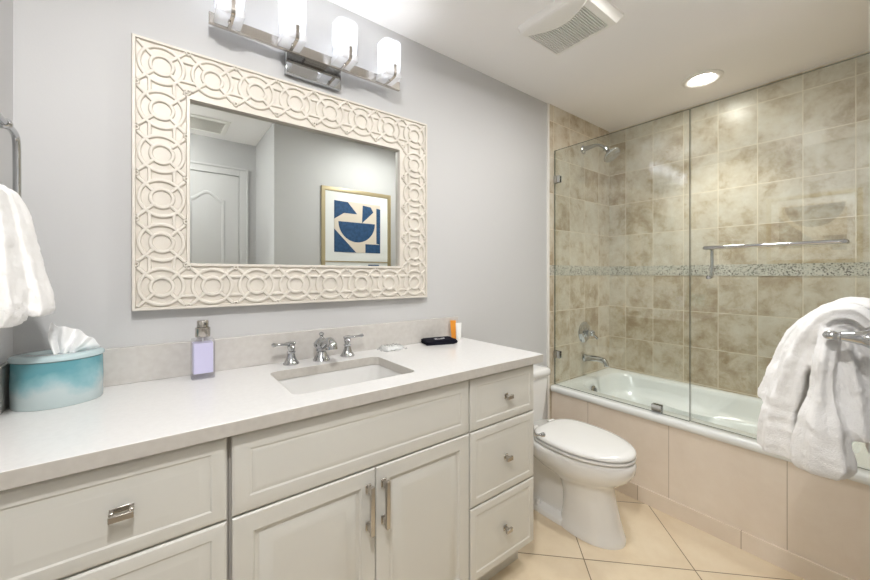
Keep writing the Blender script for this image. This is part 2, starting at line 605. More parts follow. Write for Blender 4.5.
def knob_bm(x, z):
    bm = bmesh.new()
    box(bm, x - .010, x + .010, YF - .003, YF, z - .010, z + .010)
    box(bm, x - .006, x + .006, YF - .018, YF - .003, z - .006, z + .006)
    box(bm, x - .016, x + .016, YF - .028, YF - .018, z - .008, z + .008)
    return bm

def wide_pull_bm(x, z):
    bm = bmesh.new()
    for q in (-1, 1):
        box(bm, x + q * .016 - .004, x + q * .016 + .004, YF - .015, YF, z - .001, z + .007)
    box(bm, x - .020, x + .020, YF - .002, YF, z - .001, z + .010)
    box(bm, x - .020, x + .020, YF - .024, YF - .015, z - .009, z + .004)
    return bm

def bar_pull_bm(x, z0, z1):
    bm = bmesh.new()
    for z in (z0 + .016, z1 - .016):
        box(bm, x - .009, x + .009, YF - .004, YF, z - .013, z + .013)
        box(bm, x - .006, x + .006, YF - .022, YF - .004, z - .009, z + .009)
    box(bm, x - .0065, x + .0065, YF - .034, YF - .022, z0, z1)
    return bm

def drawer(parent, x0, x1, z0, z1, pull, kind='drawer'):
    d = finish('drawer', panel(x0, x1, z0, z1, YFB, front_prof(0, kind)), M['cabinet'], parent, smooth=True, angle=18)
    p = finish('drawer_pull', pull, M['nickel'], None, bevel=.0015)
    p.parent = d
    return d

left = thing('vanity_cabinet', (-.06, -.27, 0), 'white two-drawer vanity cabinet at the left, below the tissue box', 'cabinet', 'white vanity cabinets')
carcass(-.318, .1335, left)
finish('filler_strip', B(-.318, -.268, YF + .006, YFB, .125, .885), M['cabinet'], left)
drawer(left, -.265, .128, .692, .886, wide_pull_bm(-.061, .789))
drawer(left, -.265, .128, .410, .687, wide_pull_bm(-.061, .55))
drawer(left, -.265, .128, .128, .405, wide_pull_bm(-.061, .27))

mid = thing('vanity_cabinet', (.52, -.27, 0), 'white vanity cabinet with two panelled doors below the sink', 'cabinet', 'white vanity cabinets')
carcass(.1345, .9095, mid)
finish('false_front', panel(.139, .907, .693, .886, YFB, front_prof(0, 'slab')), M['cabinet'], mid, smooth=True, angle=18)
for x0, x1, hx in ((.139, .5215, .497), (.5245, .907, .549)):
    d = finish('door', panel(x0, x1, .128, .688, YFB, front_prof(0, 'door')), M['cabinet'], mid, smooth=True, angle=18)
    h = finish('door_handle', bar_pull_bm(hx, .508, .652), M['nickel'], None, bevel=.0015)
    h.parent = d

right = thing('vanity_cabinet', (1.1, -.27, 0), 'white three-drawer vanity cabinet at the right end beside the toilet', 'cabinet', 'white vanity cabinets')
carcass(.9105, 1.281, right)
finish('side_panel', B(1.2812, 1.288, YFB - .001, YB, .125, .893), M['cabinet'], right)
drawer(right, .914, 1.286, .692, .886, knob_bm(1.107, .789))
drawer(right, .914, 1.286, .408, .687, knob_bm(1.104, .546))
drawer(right, .914, 1.286, .128, .403, knob_bm(1.101, .263))

# ------------------------------------------------------------------ countertop, sink, faucet
ZC = .929
SX0, SX1, SY0, SY1 = .308, .732, -.453, -.148
top = thing('countertop', (.5, -.27, ZC - .035), 'long white quartz countertop across the three vanity cabinets', 'countertop')
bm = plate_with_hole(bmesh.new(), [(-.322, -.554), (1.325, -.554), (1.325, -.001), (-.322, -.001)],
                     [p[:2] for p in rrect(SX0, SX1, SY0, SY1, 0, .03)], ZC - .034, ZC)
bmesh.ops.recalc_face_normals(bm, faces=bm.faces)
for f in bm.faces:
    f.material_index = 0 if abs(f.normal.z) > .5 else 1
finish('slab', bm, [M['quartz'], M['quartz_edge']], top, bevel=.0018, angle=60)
tag(finish('backsplash', B(-.3108, 1.30, -.020, -.001, ZC + .0002, 1.044), M['splash'], bevel=.0015), 'long low stone backsplash strip along the wall below the mirror', 'backsplash')
tag(finish('side_splash', B(-.322, -.311, -.50, -.001, ZC + .0002, 1.044), M['splash'], bevel=.0015), 'short stone splash strip on the left wall beside the tissue box', 'backsplash')

bm = bmesh.new()
e = .004
loops = [rrect(SX0 - .02, SX1 + .02, SY0 - .02, SY1 + .02, ZC - .0345, .045),
         rrect(SX0 - e, SX1 + e, SY0 - e, SY1 + e, ZC - .0345, .034),
         rrect(SX0 - e + .003, SX1 + e - .003, SY0 - e + .003, SY1 + e - .003, ZC - .042, .034),
         rrect(SX0 + .008, SX1 - .008, SY0 + .008, SY1 - .008, ZC - .12, .04),
         rrect(SX0 + .02, SX1 - .02, SY0 + .02, SY1 - .02, ZC - .148, .05),
         rrect(SX0 + .06, SX1 - .06, SY0 + .06, SY1 - .06, ZC - .16, .06),
         rrect(.50, .54, -.32, -.28, ZC - .164, .019)]
loft(bm, loops, False, True)
snk = tag(finish('sink', bm, M['basin'], smooth=True, angle=50), 'white rectangular undermount sink basin set in the countertop', 'sink')
bm = lathe(bmesh.new(), [(.021, 0), (.021, .002), (.016, .0035), (.006, .002)], (.52, -.30, ZC - .1635))
finish('drain', bm, M['chrome'], snk, smooth=True)

fa = thing('faucet', (.52, -.08, ZC), 'chrome widespread faucet with two lever handles behind the sink', 'faucet')
def bell(x, y, s=1.0):
    return lathe(bmesh.new(), [(.026 * s, 0), (.027 * s, .004), (.024 * s, .008), (.019 * s, .016), (.014 * s, .030), (.0115 * s, .042), (.0145 * s, .046),
                               (.0145 * s, .049), (.0105 * s, .052), (.0125 * s, .062), (.0135 * s, .068), (.009 * s, .076), (.004 * s, .080)], (x, y, ZC), n=28)
for x, sgn in ((.405, -1), (.635, 1)):
    h = finish('handle', bell(x, -.072, 1.12), M['chrome'], fa, smooth=True)
    bm = bmesh.new()
    pts = [(x - sgn * .016, -.072, ZC + .079), (x, -.072, ZC + .080), (x + sgn * .028, -.074, ZC + .079), (x + sgn * .052, -.076, ZC + .080), (x + sgn * .066, -.077, ZC + .081), (x + sgn * .072, -.077, ZC + .081)]
    tube(bm, pts, [.006, .0085, .0055, .005, .009, .004], 12)
    lv = finish('lever', bm, M['chrome'], None, smooth=True)
    lv.parent = h
bm = lathe(bmesh.new(), [(.033, 0), (.034, .004), (.031, .009), (.023, .022), (.018, .036), (.023, .041), (.023, .045), (.022, .050), (.030, .060),
                         (.031, .070), (.022, .082), (.008, .092), (.006, .098), (.010, .104), (.011, .108), (.006, .113), (.002, .115)], (.52, -.082, ZC), n=30)
pts = spline([(.52, -.095, ZC + .062), (.52, -.122, ZC + .070), (.52, -.152, ZC + .084), (.52, -.176, ZC + .088), (.52, -.194, ZC + .078), (.52, -.199, ZC + .062)], 5)
tube(bm, pts, [.015 + .004 * (i / len(pts)) for i in range(len(pts))], 14)
finish('spout', bm, M['chrome'], fa, smooth=True)

# ------------------------------------------------------------------ mirror with fretwork frame
MX0, MX1, MZ0, MZ1 = -.069, 1.082, 1.158, 2.035
IX0, IX1, IZ0, IZ1 = .084, .916, 1.313, 1.869
mir = thing('wall_mirror', (.507, -.02, MZ0), 'rectangular wall mirror in a wide ivory fretwork frame', 'mirror')
def rect_xz(d, y, a):
    return [(a[0] + d, y, a[2] + d), (a[1] - d, y, a[2] + d), (a[1] - d, y, a[3] - d), (a[0] + d, y, a[3] - d)]
OUT, INN = (MX0, MX1, MZ0, MZ1), (IX0, IX1, IZ0, IZ1)
bm = loft(bmesh.new(), [rect_xz(0, -.002, OUT), rect_xz(0, -.030, OUT), rect_xz(.002, -.036, OUT), rect_xz(.009, -.036, OUT), rect_xz(.011, -.027, OUT),
                        rect_xz(-.011, -.027, INN), rect_xz(-.009, -.036, INN), rect_xz(-.001, -.036, INN), rect_xz(0, -.031, INN), rect_xz(0, -.012, INN)], False, False)
mf = finish('frame', bm, M['frame'], mir, smooth=True, angle=30)
finish('mirror_glass', B(IX0 - .004, IX1 + .004, -.016, -.010, IZ0 - .004, IZ1 + .004), M['mirror'], mir)
# raised pattern: a chain of double rings with links
bm = bmesh.new()
YG, YP = -.0268, -.0362
def ridge_ring(cx, cz, r, w, n=40):
    lp = []
    for rr, y in ((r - w / 2 - .002, YG), (r - w / 2, YP + .001), (r - w / 4, YP), (r + w / 4, YP), (r + w / 2, YP + .001), (r + w / 2 + .002, YG)):
        lp.append([(cx + rr * math.cos(2 * PI * k / n), y, cz + rr * math.sin(2 * PI * k / n)) for k in range(n)])
    loft(bm, lp, False, False)
def ridge_bar(x0, z0, x1, z1, w):
    d = Vector((x1 - x0, 0, z1 - z0)).normalized()
    p = Vector((-d.z, 0, d.x))
    a, b = Vector((x0, 0, z0)), Vector((x1, 0, z1))
    prof = ((-w / 2 - .002, YG), (-w / 2, YP + .0012), (-w / 4, YP + .0003), (w / 4, YP + .0003), (w / 2, YP + .0012), (w / 2 + .002, YG))
    loft(bm, [[q + p * o + Vector((0, y, 0)) for o, y in prof] for q in (a, b)], True, True, closed=False) if False else \
        loft(bm, [[q + p * o + Vector((0, y, 0)) for o, y in prof] for q in (a, b)], True, True)
NXR, NZR = 8, 6
HB = .0765
xs = [MX0 + HB + i * (MX1 - MX0 - 2 * HB) / (NXR - 1) for i in range(NXR)]
zs = [MZ0 + HB + i * (MZ1 - MZ0 - 2 * HB) / (NZR - 1) for i in range(NZR)]
cells = [(x, z) for i, x in enumerate(xs) for j, z in enumerate(zs) if i in (0, NXR - 1) or j in (0, NZR - 1)]
RO, RI, W = .059, .030, .0085
for cx, cz in cells:
    ridge_ring(cx, cz, RO, W)
    ridge_ring(cx, cz, RI, W)
    for k in range(4):
        a = PI / 4 + k * PI / 2
        c, s = math.cos(a), math.sin(a)
        ridge_bar(cx + (RI + .003) * c, cz + (RI + .003) * s, cx + (RO - .002) * c, cz + (RO - .002) * s, W)
        ridge_bar(cx + (RO + .002) * c, cz + (RO + .002) * s, cx + .088 * c, cz + .088 * s, W)
def inside(x, z):
    return MX0 + .010 < x < MX1 - .010 and MZ0 + .010 < z < MZ1 - .010 and not (IX0 - .010 < x < IX1 + .010 and IZ0 - .010 < z < IZ1 + .010)
def links(ax, az, bx, bz):
    mx, mz = (ax + bx) / 2, (az + bz) / 2
    dx, dz = bx - ax, bz - az
    L = math.hypot(dx, dz)
    dx, dz = dx / L, dz / L
    g = L / 2 - RO * .80
    for s in (-1, 1):
        o = s * RO * .55
        ridge_bar(mx - dx * g - dz * o, mz - dz * g + dx * o, mx + dx * g - dz * o, mz + dz * g + dx * o, W * .9)
        o = s * .0655
        ridge_ring(mx - dz * o, mz + dx * o, .0062, .004, 14)
for j in (0, NZR - 1):
    for i in range(NXR - 1):
        links(xs[i], zs[j], xs[i + 1], zs[j])
for i in (0, NXR - 1):
    for j in range(NZR - 1):
        links(xs[i], zs[j], xs[i], zs[j + 1])
rel = finish('fretwork', bm, M['frame'], None, smooth=True, angle=50)
rel.parent = mf

# ------------------------------------------------------------------ vanity light
vl = thing('vanity_light', (.516, 0, 2.13), 'four-shade chrome bar light on the wall above the mirror', 'wall light')
finish('back_plate', B(.397, .625, -.030, -.001, 2.070, 2.160), M['chrome'], vl, bevel=.002)
bm = B(.135, .897, -.070, -.055, 2.134, 2.173)
box(bm, .47, .56, -.055, -.030, 2.140, 2.158)
finish('bar', bm, M['nickel'], vl, bevel=.0015)
def circ(cx, cy, z, r, n=28, p=2.6):
    out = []
    for k in range(n):
        a = 2 * PI * k / n
        c, s = math.cos(a), math.sin(a)
        out.append((cx + r * math.copysign(abs(c) ** (2 / p), c), cy + r * math.copysign(abs(s) ** (2 / p), s), z))
    return out
for cx in (.190, .397, .604, .811):
    cy = -.117
    bm = loft(bmesh.new(), [circ(cx, cy, z, r, 36, 3.4) for z, r in ((2.166, .030), (2.164, .039), (2.171, .0435), (2.188, .0450), (2.291, .0460), (2.2915, .0440), (2.188, .043), (2.174, .040))], True, False)
    sh = finish('lamp_shade', bm, M['shade'], vl, smooth=True, angle=60)
    bm = lathe(bmesh.new(), [(.008, 2.205), (.014, 2.216), (.018, 2.238), (.018, 2.256), (.012, 2.272), (.002, 2.277)], (cx, cy, 0), n=16)
    bl = finish('bulb', bm, M['bulb'], None, smooth=True)
    bl.parent = sh
    hold = finish('lamp_holder', box(bmesh.new(), cx - .041, cx + .041, cy - .038, cy + .046, 2.138, 2.1625), M['crystal'], vl, bevel=.002)
    bm = lathe(bmesh.new(), [(.011, 2.164), (.011, 2.182), (.007, 2.205)], (cx, cy, 0), n=14)
    lathe(bm, [(.0045, 2.126), (.0055, 2.130), (.0035, 2.134), (.0035, 2.150)], (cx, cy, 0), n=12)
    sk = finish('socket', bm, M['nickel'], None, smooth=True)
    sk.parent = hold
    bm = bmesh.new()
    for pts in ([(cx + .006, -.072, 2.136), (cx + .006, -.150, 2.136), (cx + .006, -.158, 2.142), (cx + .006, -.161, 2.152), (cx + .006, -.161, 2.186)],):
        loops = []
        for i, p in enumerate(pts):
            q = Vector(pts[min(i + 1, len(pts) - 1)]) - Vector(pts[max(i - 1, 0)])
            q.normalize()
            nrm = Vector((0, -q.z, q.y)) * .002
            w = Vector((.006, 0, 0))
            p = Vector(p)
            loops.append([p - w - nrm, p + w - nrm, p + w + nrm, p - w + nrm])
        loft(bm, loops)
    ck = finish('clip', bm, M['nickel'], None, bevel=.0006)
    ck.parent = hold

# ------------------------------------------------------------------ ceiling: fan, downlight, added fill lights, vent
fan = thing('exhaust_fan', (1.52, -.56, ZCL), 'white ceiling exhaust fan with slatted grille above the toilet', 'exhaust fan')
FX0, FX1, FY0, FY1 = 1.355, 1.675, -.735, -.385
bm = loft(bmesh.new(), [rrect(FX0, FX1, FY0, FY1, ZCL - .0005, .012, 4), rrect(FX0, FX1, FY0, FY1, ZCL - .012, .012, 4),
                        rrect(FX0 + .010, FX1 - .012, FY0 + .030, FY1 - .010, ZCL - .031, .008, 4),
                        rrect(FX0 + .022, FX1 - .028, FY0 + .062, FY1 - .018, ZCL - .031, .006, 4),
                        rrect(FX0 + .022, FX1 - .028, FY0 + .062, FY1 - .018, ZCL - .014, .006, 4)], False, True)
finish('housing', bm, M['plastic'], fan, smooth=True, angle=30)
bm = bmesh.new()
y = FY0 + .066
while y < FY1 - .022:
    box(bm, FX0 + .022, FX1 - .028, y, y + .0056, ZCL - .031, ZCL - .022)
    y += .0116
finish('grille', bm, M['plastic'], fan)
finish('gap_shade_plate', B(FX0 + .024, FX1 - .030, FY0 + .064, FY1 - .020, ZCL - .016, ZCL - .0145), M['gap_shade_plate'], fan)  # dark plate standing in for the shade between the slats
bm = bmesh.new()
def lens(d, z):
    pts = [(FX0 + .006 + d, FY1 - .008 - d, z), (FX0 + .006 + d, FY0 + .008 + d, z)]
    for i in range(21):
        t = i / 20
        yy = FY0 + .008 + d + (FY1 - FY0 - .016 - 2 * d) * t
        pts.append((FX0 + .050 - d + .070 * math.sin(PI * t), yy, z))
    return pts
loft(bm, [lens(0, ZCL - .028), lens(.001, ZCL - .033), lens(.006, ZCL - .037), lens(.014, ZCL - .039)], True, True)
finish('cover', bm, M['plastic'], fan, smooth=True, angle=60)

dl = thing('recessed_downlight', (2.60, -.757, ZCL), 'round recessed ceiling downlight above the bathtub', 'ceiling light')
bm = lathe(bmesh.new(), [(.104, -.0005), (.102, -.006), (.090, -.011), (.080, -.010), (.060, -.002), (.056, -.0008)], (2.60, -.757, ZCL), n=40, cap0=False, cap1=False)
finish('trim_ring', bm, M['plastic'], dl, smooth=True)
bm = lathe(bmesh.new(), [(.054, -.001), (.054, -.004), (.040, -.007), (.002, -.008)], (2.60, -.757, ZCL), n=32)
finish('lens', bm, M['downlight'], dl, smooth=True)
sd = bpy.data.lights.new('downlight_beam', 'SPOT')
sd.energy = SPOT
sd.spot_size = math.radians(96)
sd.spot_blend = .8
sd.shadow_soft_size = .06
sd.color = (1.0, .965, .91)
so = bpy.data.objects.new('downlight_beam', sd)
COL.objects.link(so)
so.location = (0, 0, -.012)
so.parent = dl

for lx, ly, key, lab in ((.02, -1.40, 'entry_fill', 'added round ceiling fill downlight over the open floor before the vanity, out of the picture'),
                         (1.50, -.96, 'mid_fill', 'added round ceiling fill downlight over the floor before the toilet, out of the picture')):
    d2 = thing('recessed_downlight', (lx, ly, ZCL), lab, 'ceiling light')  # unseen fill lamps, added to even out the room light
    bm = lathe(bmesh.new(), [(.104, -.0005), (.102, -.006), (.086, -.010), (.078, -.006), (.074, -.0008)], (lx, ly, ZCL), n=40, cap0=False, cap1=False)
    finish('trim_ring', bm, M['plastic'], d2, smooth=True)
    bm = lathe(bmesh.new(), [(.070, -.001), (.070, -.005), (.050, -.008), (.002, -.009)], (lx, ly, ZCL), n=32)
    finish('lens', bm, M[key], d2, smooth=True)
    if key == 'entry_fill':
        gd = bpy.data.lights.new('entry_fill_beam', 'SPOT')  # fill beam added to brighten the vanity side
        gd.energy = FILL_BEAM
        gd.spot_size = math.radians(122)
        gd.spot_blend = .7
        gd.shadow_soft_size = .07
        gd.color = (1.0, .985, .97)
        go = bpy.data.objects.new('entry_fill_beam', gd)
        COL.objects.link(go)
        go.location = (0, 0, -.015)
        go.rotation_euler = Vector((.28, 1.1, -1.5)).to_track_quat('-Z', 'Y').to_euler()
        go.parent = d2

dm = thing('flush_fill_light', (-.06, -1.80, ZCL), 'added round fill dome on the ceiling by the entrance door, unseen', 'ceiling light')
finish('base_ring', lathe(bmesh.new(), [(.135, -.0005), (.135, -.02), (.122, -.022)], (-.06, -1.80, ZCL), n=36), M['plastic'], dm, smooth=True)
finish('diffuser', lathe(bmesh.new(), [(.122, -.0225), (.115, -.045), (.085, -.066), (.04, -.077), (.002, -.08)], (-.06, -1.80, ZCL), n=32), M['dome'], dm, smooth=True)

vt = thing('ceiling_vent', (.27, -1.86, ZCL), 'white slatted air vent in the ceiling in front of the door, seen in the mirror', 'air vent')
bm = loft(bmesh.new(), [rrect(.10, .445, -2.03, -1.70, z, .004, 2) if i == 0 else rrect(.10 + d, .445 - d, -2.03 + d, -1.70 - d, z, .004, 2)
                        for i, (d, z) in enumerate(((0, ZCL - .0005), (.004, ZCL - .008), (.034, ZCL - .012), (.036, ZCL - .002)))], False, True)
finish('vent_frame', bm, M['plastic'], vt, smooth=True, angle=30)
finish('backing', B(.136, .409, -1.994, -1.736, ZCL - .0018, ZCL - .0006), M['plastic'], vt)
bm = bmesh.new()
for i in range(14):
    y = -1.99 + i * .0195
    loft(bm, [[(x, y, ZCL - .003), (x, y + .002, ZCL - .003), (x, y + .014, ZCL - .011), (x, y + .012, ZCL - .011)] for x in (.138, .407)])
finish('louvers', bm, M['plastic'], vt)

# ------------------------------------------------------------------ framed prints
def shapes(parent, pl, org, ux, w, h, polys):
    """flat ink shapes on a print; pl maps (u, v, depth) to the room"""
    for p in polys:
        bm = bmesh.new()
        loft(bm, [[pl(u * w, v * h, .0002) for u, v in p], [pl(u * w, v * h, .0010) for u, v in p]])
        o = finish('ink_shape', bm, M['blue_ink'])
        o.parent = parent
def half_disc(cx, cy, r, sx=1.0):
    return [(cx + r * sx * math.cos(PI + PI * k / 24), cy + r * math.sin(PI + PI * k / 24)) for k in range(25)]
# print on the south wall: u runs towards -x when seen from the room
AX0, AX1, AZ0, AZ1 = 1.072, 1.733, 1.31, 2.014
art = thing('framed_print', (1.40, YS, AZ0), 'gold-framed blue and cream abstract print on the wall opposite the mirror, seen in it', 'picture', 'gold-framed abstract prints')
def south(x, z, d):
    return (x, YS + d, z)
def art_frame(pl, a0, a1, z0, z1, parent, div=None):
    bm = bmesh.new()
    def R(d, dep):
        return [pl(a0 + d, z0 + d, dep), pl(a1 - d, z0 + d, dep), pl(a1 - d, z1 - d, dep), pl(a0 + d, z1 - d, dep)]
    loft(bm, [R(0, .001), R(0, .013), R(.003, .014), R(.032, .013), R(.034, .008)], False, False)
    f = finish('frame', bm, M['gold'], parent, smooth=True, angle=30)
    bm = bmesh.new()
    loft(bm, [R(.030, .002), R(.030, .008)])
    return f, finish('mat_board', bm, M['mat_board'], parent)
f_, mb = art_frame(south, AX0, AX1, AZ0, AZ1, art)
bm = loft(bmesh.new(), [[south(x, z, .0085) for x, z in ((AX0 + .034, 1.379), (AX1 - .034, 1.379), (AX1 - .034, 1.388), (AX0 + .034, 1.388))],
                        [south(x, z, .012) for x, z in ((AX0 + .034, 1.379), (AX1 - .034, 1.379), (AX1 - .034, 1.388), (AX0 + .034, 1.388))]])
finish('divider', bm, M['gold'], art)
PX0, PX1, PZ0, PZ1 = 1.182, 1.622, 1.465, 1.905
PWd, PHt = PX1 - PX0, PZ1 - PZ0
sheet = finish('print_sheet', loft(bmesh.new(), [[south(x, z, d) for x, z in ((PX0, PZ0), (PX1, PZ0), (PX1, PZ1), (PX0, PZ1))] for d in (.0085, .0093)]), M['paper'], art)
def s_pl(u, v, d):
    return south(PX0 + u, PZ0 + v, .0092 + d)
shapes(sheet, s_pl, None, None, PWd, PHt, [
    [(0, 1), (.28, .99), (.48, .77), (.20, .77), (.0, .64)],
    [(.60, .96), (.78, .94), (.84, .84), (.585, .60)],
    [(.91, .93), (1.0, .92), (1.0, .18), (.91, .20)],
    half_disc(.48, .60, .395, 1.0),
    [(0, .45), (.46, 0), (0, 0)],
    [(.66, .18), (1.0, .18), (1.0, 0), (.66, 0)]])
bm = loft(bmesh.new(), [[south(x, z, d) for x, z in ((1.50, 1.345), (1.61, 1.345), (1.61, 1.362), (1.50, 1.362))] for d in (.0085, .0093)])
finish('lower_print', bm, M['blue_ink'], art)
# companion on the west wall, reflected in the shower glass
art2 = thing('framed_print', (XL, -.98, 1.38), 'gold-framed print with one large half-disc on the left wall, mirrored in the shower door', 'picture', 'gold-framed abstract prints')
def west(y, z, d):
    return (XL + d, y, z)
f2, mb2 = art_frame(west, -1.275, -.665, 1.375, 2.005, art2)
Q0, Q1, R0, R1 = -1.185, -.755, 1.465, 1.915
sheet2 = finish('print_sheet', loft(bmesh.new(), [[west(y, z, d) for y, z in ((Q0, R0), (Q1, R0), (Q1, R1), (Q0, R1))] for d in (.0085, .0093)]), M['paper'], art2)
def w_pl(u, v, d):
    return west(Q1 - u, R0 + v, .0092 + d)
shapes(sheet2, w_pl, None, None, Q1 - Q0, R1 - R0, [half_disc(.54, .97, .44, 1.0), [(0, .78), (.62, .18), (.62, .12), (0, .12)], [(.66, .34), (1.0, .34), (1.0, .05), (.80, .05)]])

# ------------------------------------------------------------------ bathtub
tub = thing('bathtub', (2.56, -.75, 0), 'white alcove bathtub with beige tiled apron behind the toilet', 'bathtub')
finish('apron', B(XA, XA + .02, YS + .009, -.012, 0, .480), M['tile_apron'], tub)
N = 16
def basin(x0, x1, y0, y1, z, r, waist=0.0):
    pts = rrect(x0, x1, y0, y1, z, r, 14)
    xc, yc = (x0 + x1) / 2, -.72
    dense = []
    for i, p in enumerate(pts):
        q = pts[(i + 1) % len(pts)]
        m = 12 if i % 15 == 14 else 1
        for k in range(m):
            t = k / m
            dense.append((p[0] + (q[0] - p[0]) * t, p[1] + (q[1] - p[1]) * t, z))
    return dense
def waisted(pts, w, yc, s):
    xc = (min(p[0] for p in pts) + max(p[0] for p in pts)) / 2
    return [(xc + (x - xc) * (1 - w * math.exp(-((y - yc) / s) ** 2)), y, z) for x, y, z in pts]
def resample(pts, n=150):
    L = [0.0]
    for i in range(len(pts)):
        L.append(L[-1] + math.dist(pts[i], pts[(i + 1) % len(pts)]))
    out = []
    j = 0
    for k in range(n):
        s = L[-1] * k / n
        while L[j + 1] < s:
            j += 1
        t = (s - L[j]) / max(L[j + 1] - L[j], 1e-9)
        a, b = pts[j % len(pts)], pts[(j + 1) % len(pts)]
        out.append(tuple(u + (v - u) * t for u, v in zip(a, b)))
    return out
ox0, ox1, oy0, oy1 = 2.150, XE - .001, YS + .0085, -.0125
tl = [basin(ox0 + .002, ox1, oy0, oy1, .470, .004), basin(ox0 - .003, ox1, oy0, oy1, .478, .004), basin(ox0 - .003, ox1, oy0, oy1, .497, .004),
      basin(ox0 + .004, ox1, oy0, oy1, .506, .006), basin(ox0 + .02, ox1 - .008, oy0 + .008, oy1 - .008, .507, .010),
      basin(2.272, 2.905, -1.39, -.105, .507, .16), basin(2.280, 2.897, -1.382, -.113, .503, .16),
      basin(2.290, 2.887, -1.37, -.122, .48, .16), basin(2.305, 2.872, -1.33, -.14, .40, .17),
      waisted(basin(2.315, 2.862, -1.29, -.155, .375, .18), .10, -.62, .22), waisted(basin(2.325, 2.852, -1.27, -.165, .365, .18), .30, -.62, .22),
      waisted(basin(2.345, 2.832, -1.22, -.19, .30, .18), .26, -.62, .22), waisted(basin(2.365, 2.812, -1.16, -.22, .17, .18), .16, -.62, .25),
      basin(2.40, 2.78, -1.10, -.26, .135, .16), basin(2.50, 2.68, -.9, -.4, .125, .08)]
bm = loft(bmesh.new(), tl, False, True)
finish('tub_shell', bm, M['acrylic'], tub, smooth=True, angle=70)
bm = lathe(bmesh.new(), [(.036, 0), (.036, .005), (.030, .010), (.012, .013), (.002, .013)], (2.48, -.1395, .440), (0, -1, .22), 28)
box(bm, 2.476, 2.484, -.166, -.148, .436, .462)
finish('overflow_plate', bm, M['chrome'], tub, smooth=True)

# ------------------------------------------------------------------ shower fittings
sh = thing('overhead_shower', (2.565, -.008, 2.221), 'chrome shower head on a short arm high on the tiled wall', 'shower head')
finish('flange', lathe(bmesh.new(), [(.032, 0), (.031, .006), (.016, .014), (.010, .016)], (2.565, -.0082, 2.221), (0, -1, 0), 24), M['chrome'], sh, smooth=True)
pts = spline([(2.565, -.010, 2.221), (2.565, -.07, 2.226), (2.565, -.125, 2.224), (2.565, -.165, 2.198), (2.565, -.185, 2.178)], 5)
RA = [.022 - .011 * min(1, i / 9) for i in range(len(pts))]
finish('arm', tube(bmesh.new(), pts, RA, 14), M['chrome'], sh, smooth=True)
finish('spray_head', lathe(bmesh.new(), [(.014, -.02), (.021, -.012), (.016, 0), (.013, .008), (.018, .018), (.042, .040), (.060, .056), (.063, .063), (.060, .069), (.052, .070)],
                           (2.565, -.190, 2.172), (0, -.62, -.78), 30), M['chrome'], sh, smooth=True)

vv = thing('shower_valve', (2.578, -.008, .833), 'chrome round shower valve with lever on the tile above the tub spout', 'valve')
finish('escutcheon', lathe(bmesh.new(), [(.080, 0), (.080, .004), (.071, .012), (.045, .018), (.034, .022), (.034, .030), (.024, .034)], (2.578, -.0082, .833), (0, -1, 0), 36), M['chrome'], vv, smooth=True)
bm = lathe(bmesh.new(), [(.022, 0), (.024, .02), (.024, .036), (.016, .046), (.003, .048)], (2.578, -.043, .833), (0, -1, 0), 24)
tube(bm, [(2.578, -.072, .833), (2.596, -.082, .815), (2.622, -.090, .792)], [.009, .007, .010], 12)
finish('lever', bm, M['chrome'], vv, smooth=True)

sp = thing('tub_spout', (2.578, -.008, .64), 'chrome tub spout on the tile below the round valve', 'tub spout')
bm = lathe(bmesh.new(), [(.030, 0), (.031, .008), (.026, .014), (.023, .02)], (2.578, -.0082, .640), (0, -1, 0), 24)
pts = spline([(2.578, -.025, .641), (2.578, -.07, .645), (2.578, -.125, .648), (2.578, -.163, .641), (2.578, -.180, .622), (2.578, -.183, .606)], 5)
tube(bm, pts, [.024 - .007 * i / len(pts) for i in range(len(pts))], 16)
finish('spout', bm, M['chrome'], sp, smooth=True)

# ------------------------------------------------------------------ shower screen
XG = 2.199
def pane(y0, y1, z0, z1):
    bm = bmesh.new()
    box(bm, XG - .005, XG + .005, y0, y1, z0, z1)
    for f in bm.faces:
        if abs(f.normal.x) < .5:
            pass
    bm.normal_update()
    for f in bm.faces:
        f.material_index = 0 if abs(f.normal.x) > .5 else 1
    return bm
fx = thing('fixed_glass_panel', (XG, -.42, .508), 'clear fixed glass shower panel nearest the shower head', 'shower screen')
finish('pane', pane(-.8195, -.0125, .5085, 2.136), [M['glass'], M['glass_edge']], fx)
def clamp(y0, y1, z0, z1):
    bm = bmesh.new()
    box(bm, XG - .016, XG - .0055, y0, y1, z0, z1)
    box(bm, XG + .0055, XG + .016, y0, y1, z0, z1)
    return bm
for z in (1.932, .720):
    finish('wall_clamp', clamp(-.058, -.0125, z - .024, z + .024), M['chrome'], fx, bevel=.0015)
finish('sill_clamp', clamp(-.690, -.640, .5085, .553), M['chrome'], fx, bevel=.0015)
dr = thing('glass_shower_door', (XG, -1.15, .51), 'clear glass shower door with a chrome towel bar, behind the hanging towel', 'shower door')
finish('pane', pane(YS + .012, -.8245, .512, 2.136), [M['glass'], M['glass_edge']], dr)
ZB = 1.405
bm = bmesh.new()
tube(bm, spline([(XG - .007, -.898, ZB), (XG - .038, -.899, ZB), (XG - .050, -.910, ZB), (XG - .050, -1.0, ZB), (XG - .050, -1.25, ZB), (XG - .050, -1.352, ZB), (XG - .038, -1.363, ZB), (XG - .007, -1.364, ZB)], 6), .0085, 14)
finish('towel_rail', bm, M['chrome'], dr, smooth=True)
bm = bmesh.new()
tube(bm, spline([(XG + .007, -.905, ZB), (XG + .034, -.905, ZB - .004), (XG + .040, -.905, ZB - .02), (XG + .040, -.905, ZB - .125), (XG + .034, -.905, ZB - .142), (XG + .007, -.905, ZB - .146)], 6), .0075, 12)
lathe(bm, [(.010, 0), (.010, .008), (.006, .012)], (XG - .0055, -.905, ZB - .146), (-1, 0, 0), 16)
finish('pull_handle', bm, M['chrome'], dr, smooth=True)
